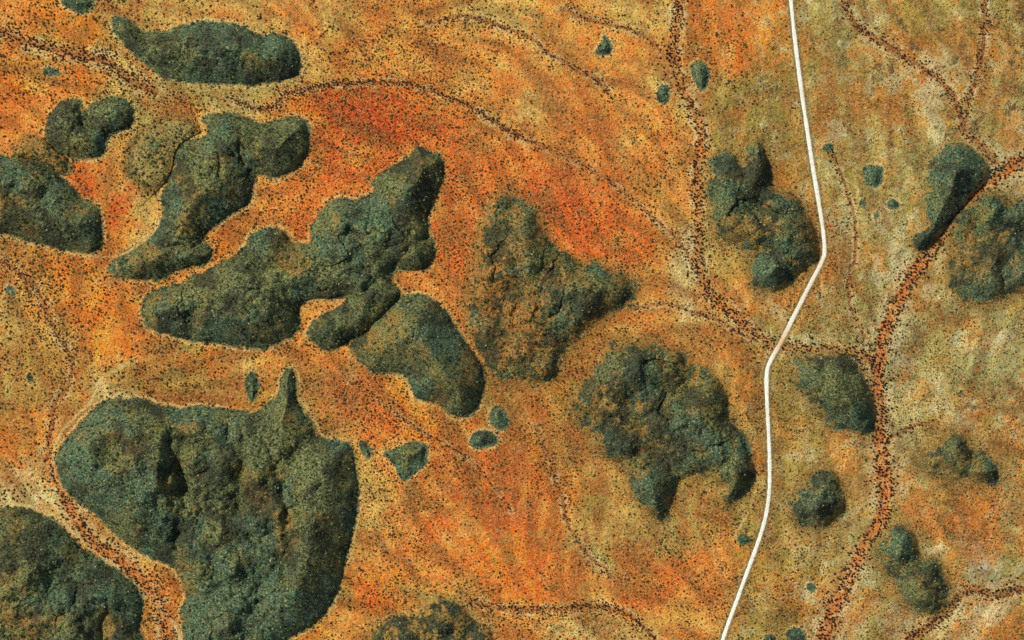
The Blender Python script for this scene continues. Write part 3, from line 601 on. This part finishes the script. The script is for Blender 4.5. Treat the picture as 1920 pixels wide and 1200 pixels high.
# trees along the creeks
tr = []; tk_id = []; bank = []
for k, (lab, hw, dens, pts) in enumerate(CREEKS):
    P = smooth_poly(pts, False, 20)
    seg = np.r_[0, np.cumsum(np.hypot(*np.diff(P, axis=0).T))]
    L = seg[-1]; n = int(L * dens * (1.6 if hw > 6 else .95))
    t = rs.rand(n) * L; x = np.interp(t, seg, P[:,0]); y = np.interp(t, seg, P[:,1])
    x2 = np.interp(t+1, seg, P[:,0]); y2 = np.interp(t+1, seg, P[:,1]); tx, ty = x2-x, y2-y; ln = np.hypot(tx, ty)+1e-6
    side = np.sign(rs.rand(n)-.5)
    off = side*hw*(.72 + (.32 if hw > 5 else .5)*rs.randn(n)) + rs.randn(n)*1.6
    far = rs.rand(n) < .34; off = np.where(far, off + rs.randn(n)*(hw*1.1 + 3), off)
    x = x - ty/ln*off; y = y + tx/ln*off
    a, b = to_xy(x, y)
    r = (1.1 + 1.5*rs.rand(n)**1.5) * (1.2 if hw > 9 else 1.1 if hw > 6 else .92)
    ex, ey = -ty*off, tx*off
    bank += list(np.where(np.abs(off) < hw*.35, 'in bed of', np.where(np.abs(ex) > np.abs(ey), np.where(ex > 0, 'east side of', 'west side of'), np.where(ey > 0, 'south side of', 'north side of'))))
    tr.append(np.stack([a, b, r], 1)); tk_id += [k]*n
tr = np.concatenate(tr); tk_id = np.array(tk_id); bank = np.array(bank)
ok = (field_at(road, tr[:,0], tr[:,1]) > 6.5) & (field_at(sdf, tr[:,0], tr[:,1]) < 0)
tr, tk_id, bank = tr[ok], tk_id[ok], bank[ok]
# trees do not grow through one another
cell = {}; ok = np.ones(len(tr), bool)
for i in np.argsort(-tr[:,2]):
    x, y, r = tr[i]; c = (int(x//8), int(y//8)); hit = False
    for dx in (-1,0,1):
        for dy in (-1,0,1):
            for (a, b, q) in cell.get((c[0]+dx, c[1]+dy), ()):
                if (a-x)**2 + (b-y)**2 < (.72*(q+r))**2: hit = True
    if hit: ok[i] = False
    else: cell.setdefault(c, []).append((x, y, r))
tr, tk_id, bank = tr[ok], tk_id[ok], bank[ok]
d_tree = cell
ok = np.ones(len(shr), bool)
for i, (x, y, r) in enumerate(shr):
    c = (int(x//8), int(y//8))
    for dx in (-1,0,1):
        for dy in (-1,0,1):
            for (a, b, q) in cell.get((c[0]+dx, c[1]+dy), ()):
                if (a-x)**2 + (b-y)**2 < (q+r*.6)**2: ok[i] = False
shr, shr_h = shr[ok], shr_h[ok]

def leaf_material(name, c1, c2, c3):
    q = NT(name); a = q.attr('tint').outputs['Fac']; nz = q.noise(.9, 2, .6)
    c = q.mix(q.rng(a, 0, .6), c1, c2); c = q.mix(q.rng(a, .6, 1), c, c3)
    c = q.mix(q.rng(nz.outputs[0], .35, .65, 0, .45), c, c3)
    q.link(c, q.b.inputs['Base Color']); return q.m
M_SHR = leaf_material('shrub_leaves', alb(36,22,14), alb(66,42,22), alb(112,94,44))
M_HIL = leaf_material('hill_scrub_leaves', alb(16,22,16), alb(36,48,26), alb(104,108,56))
M_TRE = leaf_material('tree_leaves', alb(30,18,18), alb(44,28,24), alb(78,62,38))
qb = NT('bark'); qb.link(qb.mix(qb.rng(qb.noise(2.0).outputs[0], .4, .6), alb(120,96,76), alb(170,150,126)), qb.b.inputs['Base Color']); M_BRK = qb.m

def mound_field(name, P, mat, sq=.75):
    """every plant a many-faced mound, all joined: the ones nobody could count"""
    n = len(P); k = 5; a = np.arange(k)/k*2*np.pi
    ph = rs.rand(n, 1)*6.28; z0 = height_at(P[:,0], P[:,1])[:,None]
    r = P[:,2:3]
    j1 = .65 + .6*rs.rand(n, k); j2 = .45 + .45*rs.rand(n, k)
    low = np.stack([P[:,0:1]+np.cos(a+ph)*r*j1, P[:,1:2]+np.sin(a+ph)*r*j1, z0 + 0*j1 - .5], -1)
    mid = np.stack([P[:,0:1]+np.cos(a+ph+.5)*r*(j2+.35), P[:,1:2]+np.sin(a+ph+.5)*r*(j2+.35), z0 + r*sq*(.6+.5*rs.rand(n, k))], -1)
    top = np.stack([P[:,0:1]+(rs.rand(n,1)-.5)*r*.5, P[:,1:2]+(rs.rand(n,1)-.5)*r*.5, z0 + r*sq*1.5], -1)
    V = np.concatenate([low, mid, top], 1)
    f = []
    for i in range(k):
        m = (i+1) % k
        f += [(i, m, k+i), (m, k+m, k+i), (k+i, k+m, 2*k)]
    F = (np.array(f)[None] + (np.arange(n)*(2*k+1))[:,None,None]).reshape(-1, 3)
    o = mesh_obj(name, V.reshape(-1, 3), F, mat)
    fattr(o.data, 'tint', np.clip(np.repeat(rs.rand(n)**1.2, 2*k+1) + (rs.rand(n*(2*k+1))-.5)*.4, 0, 1))
    return o

# crown and trunk prototypes for the plants that are objects of their own (unit radius)
def ico(sub=1):
    import bmesh
    bm = bmesh.new(); bmesh.ops.create_icosphere(bm, subdivisions=sub, radius=1.0)
    V = np.array([v.co[:] for v in bm.verts]); F = np.array([[v.index for v in f.verts] for f in bm.faces]); bm.free(); return V, F
IV, IF = ico(1)
def crown_mesh(name, mat, lumps, flat, lift, seed):
    r = np.random.RandomState(seed); VV = []; FF = []; TT = []; o = 0
    for i in range(lumps):
        a = r.rand()*6.28; d = 0 if i == 0 else .35 + .32*r.rand(); s = (.62 if i == 0 else .30 + .2*r.rand())
        c = np.array([math.cos(a)*d, math.sin(a)*d, lift + (.25 if i == 0 else .28*(r.rand()-.4))])
        V = IV*(1 + .34*(r.rand(len(IV), 1)-.5))*np.array([s, s, s*flat]) + c
        VV.append(V); FF.append(IF+o); TT.append(np.clip(r.rand()*.7 + .5*(r.rand(len(V))-.3), 0, 1)); o += len(V)
    ob = mesh_obj(name, np.concatenate(VV), np.concatenate(FF), mat); fattr(ob.data, 'tint', np.concatenate(TT))
    me = ob.data; bpy.data.objects.remove(ob); return me
def trunk_mesh(name, lift, seed, stems):
    r = np.random.RandomState(seed); VV = []; FF = []; o = 0
    def tube(p, q, a, b):
        nonlocal o
        p = np.array(p); q = np.array(q); d = q-p; d = d/np.linalg.norm(d); u = np.cross(d, [1, .3, .2]); u /= np.linalg.norm(u); v = np.cross(d, u)
        an = np.arange(5)/5*2*np.pi; ring = np.cos(an)[:,None]*u + np.sin(an)[:,None]*v
        VV.append(np.concatenate([p+ring*a, q+ring*b])); 
        FF.append(np.array([[i, (i+1) % 5, 5+(i+1) % 5, 5+i] for i in range(5)]) + o); o += 10
    if stems == 1: tube((0,0,-.3), (0.03,0,lift*.6), .10, .07)
    for i in range(4):
        a = i*1.57 + r.rand(); e = (math.cos(a)*.45, math.sin(a)*.45, lift + .05)
        tube((0.03,0,lift*.5) if stems == 1 else (0,0,-.3), e, .06, .025)
    ob = mesh_obj(name, np.concatenate(VV), np.concatenate(FF), M_BRK); me = ob.data; bpy.data.objects.remove(ob); return me
TREE_P = [(crown_mesh('crown', M_TRE, 6 + s % 3, .75, 1.0, 60+s), trunk_mesh('trunk', .8, 80+s, 1)) for s in range(6)]
SHR_P = [(crown_mesh('foliage', M_SHR, 5, .8, .35, 20+s), trunk_mesh('stem', .35, 40+s, 4)) for s in range(5)]

hill_c = [(np.mean([p[0] for p in h[3]]), np.mean([p[1] for p in h[3]])) for h in HILLS]
MARKS = [(hill_c[i], n) for i, n in enumerate(['the long whale-backed hill', 'the three lobed olive hill', 'the left edge olive hill', 'the curving two headed hill', 'the largest central hill', 'the shaded southeast hill', 'the triangular brown hill',
      'the knobbly two pronged hill', 'the craggy teal hill', 'the navy shaded ridge', 'the right edge hill', 'the oval creekside hill', 'the conical teal hill', 'the arrow shaped hill', 'the tapering grey green hill', 'the huge lower left hill', 'the bottom left corner hill', 'the black mottled bottom hill'])]
MARKS += [((1131,86), 'the teardrop shaped outcrop'), ((1243,177), 'the small dark oval outcrop'), ((1313,140), 'the grey green oval outcrop'), ((1637,328), 'the round pale rimmed knoll'), ((767,862), 'the wedge shaped outcrop'), ((906,824), 'the paired round outcrops'), ((473,724), 'the narrow upright outcrop'),
      ((1546,478), 'the sharp road bend'), ((1462,645), 'the creek crossing'), ((1642,668), 'the joining of the creeks'), ((1485,60), 'the road top'), ((1400,1075), 'the lower road'), ((1505,190), 'the upper road'), ((1440,830), 'the middle road'),
      ((213,645), 'the bright orange clay patch'), ((1850,1068), 'the white grey bare patch'), ((1895,215), 'the pale right patch'), ((715,215), 'the deep red patch'), ((1310,360), 'the straight creek reach'), ((1380,115), 'the roadside orange patch'),
      ((20,942), 'the cream left sand'), ((1660,960), 'the widest creek part'), ((1560,1150), 'the creek foot'), ((1720,430), 'the foot of the navy ridge'), ((1870,305), 'the pale gully fan'), ((640,30), 'the upper edge centre'), ((60,80), 'the top left corner'), ((1060,1143), 'the bottom watercourse bend'), ((850,940), 'the open orange plain'), ((1000,180), 'the open tan plain'), ((1240,1080), 'the lower orange plain')]
CS = ['the upper creek', 'the right creek', 'the upper right gully', 'the top corner gully', 'the upper left watercourse', 'the arching watercourse', 'the upper plain watercourse', 'the bottom watercourse', 'the lower left gully', 'the left shrubland watercourse',
      'the upper creek branch', 'the bottom right watercourse', 'the lower plain drainage', 'the red plain watercourse', 'the short feeder gully', 'the olive flat drainage', 'the middle plain drainage', 'the short side gully']
def side(x, y, c):
    dx, dy = x-c[0], y-c[1]
    a = math.degrees(math.atan2(-dy, dx)) % 360
    return ['east', 'northeast', 'north', 'northwest', 'west', 'southwest', 'south', 'southeast'][int((a+22.5)//45) % 8]
def near_mark(px, py):
    c, n = min(MARKS, key=lambda m: math.hypot(px-m[0][0], py-m[0][1]))
    return side(px, py, c) + ' of ' + n, n
def place(name, part1, part2, x, y, r, z, label, cat, group, cm, tm, flat):
    e = bpy.data.objects.new(name, None); col.objects.link(e); e.empty_display_size = 1
    e.location = (x, y, z); e.rotation_euler = (0, 0, rs.rand()*6.28); e.scale = (r, r, r*flat)
    tag(e, label=label, category=cat, group=group)
    for n, m in ((part1, cm), (part2, tm)):
        c = bpy.data.objects.new(n, m); col.objects.link(c); c.parent = e
def inview(P): 
    return (np.abs(P[:,0]) < 1190) & (np.abs(P[:,1]) < 740)
order = np.argsort(-(tr[:,2] + 100*inview(tr))); big = order[:300]; rest = order[300:]
for i in big:
    x, y, r = tr[i]; px, py = x/S+960, 600-y/S
    k = tk_id[i]; cm, tm = TREE_P[rs.randint(6)]
    place('creek_tree', 'crown', 'trunk', x, y, r*1.12, float(height_at(x, y)), ('broad' if r > 2.75 else 'middling' if r > 2.3 else 'small') + ' tree ' + bank[i] + ' ' + CS[k] + ', ' + near_mark(px, py)[0], 'tree', 'dark trees along ' + CS[k], cm, tm, .8 + .3*rs.rand())
o = mound_field('creek_woodland', tr[rest], M_TRE, 1.1); tag(o, kind='stuff', label='thousands of dark trees lining the dry creeks')
pl = shr_h < 0
P = shr[pl]; order = np.argsort(-(P[:,2] + 100*inview(P))); big = order[:300]; rest = order[300:]
for i in big:
    x, y, r = P[i]; px, py = x/S+960, 600-y/S
    cm, tm = SHR_P[rs.randint(5)]
    nh, nn = near_mark(px, py)
    place('shrub', 'foliage', 'stem', x, y, r*1.15, float(height_at(x, y)), ('very broad' if r > 3.0 else 'large' if r > 2.5 else 'middling') + ' dark brown shrub ' + nh, 'shrub', 'shrubs around ' + nn, cm, tm, .9 + .3*rs.rand())
o = mound_field('scrubland', P[rest], M_SHR); tag(o, kind='stuff', label='dense speckle of small dark shrubs over the orange plain')
# boulders and scree on the hills and round their feet
nb = 60000; bx = rs.uniform(-1200, 1200, nb); by = rs.uniform(-750, 750, nb); bs = field_at(sdf, bx, by); bh = field_at(rock, bx, by)
kp = ((bs > -5) & (bs < 7) & (rs.rand(nb) < .45)) | ((bh > .5) & (rs.rand(nb) < .22)); kp &= field_at(road, bx, by) > 12
bx, by = bx[kp], by[kp]; n = len(bx); br = .7 + 1.5*rs.rand(n)**2.5
CV = np.array([(-1,-1,-.6),(1,-1,-.6),(1,1,-.6),(-1,1,-.6),(-.7,-.8,.7),(.8,-.6,.8),(.6,.7,.6),(-.8,.6,.9)])
V = CV[None]*(.7 + .6*rs.rand(n, 8, 3)); an = rs.rand(n)*6.28
V = np.stack([V[...,0]*np.cos(an)[:,None] - V[...,1]*np.sin(an)[:,None], V[...,0]*np.sin(an)[:,None] + V[...,1]*np.cos(an)[:,None], V[...,2]*.8], -1)*br[:,None,None]
V = V + np.stack([bx, by, height_at(bx, by)], -1)[:,None]
F = (np.array([(4,5,6,7),(0,1,5,4),(1,2,6,5),(2,3,7,6),(3,0,4,7)])[None] + (np.arange(n)*8)[:,None,None]).reshape(-1, 4)
qr = NT('boulder_rock'); at = qr.attr('tint').outputs['Fac']; cr = qr.mix(qr.rng(at, 0, .6), alb(58,62,50), alb(128,120,84)); cr = qr.mix(qr.rng(at, .6, 1), cr, alb(190,170,116)); qr.link(cr, qr.b.inputs['Base Color'])
o = mesh_obj('scree_boulders', V.reshape(-1, 3), F, qr.m); fattr(o.data, 'tint', np.repeat(rs.rand(n), 8)); tag(o, kind='stuff', label='scattered grey and tan boulders over the rocky hills')
o = mound_field('hill_scrub', shr[~pl], M_HIL); tag(o, kind='stuff', label='dark green scrub covering the rocky hills')
tris = sum(len(o.data.polygons)*(2 if len(o.data.polygons) and len(o.data.polygons[0].vertices) == 4 else 1) for o in scene.objects if o.type == 'MESH' and o.data.users == 1)
TRIS = tris
print('shrubs', len(shr), 'hill', int((~pl).sum()), 'trees', len(tr), 'grid', XX.shape)
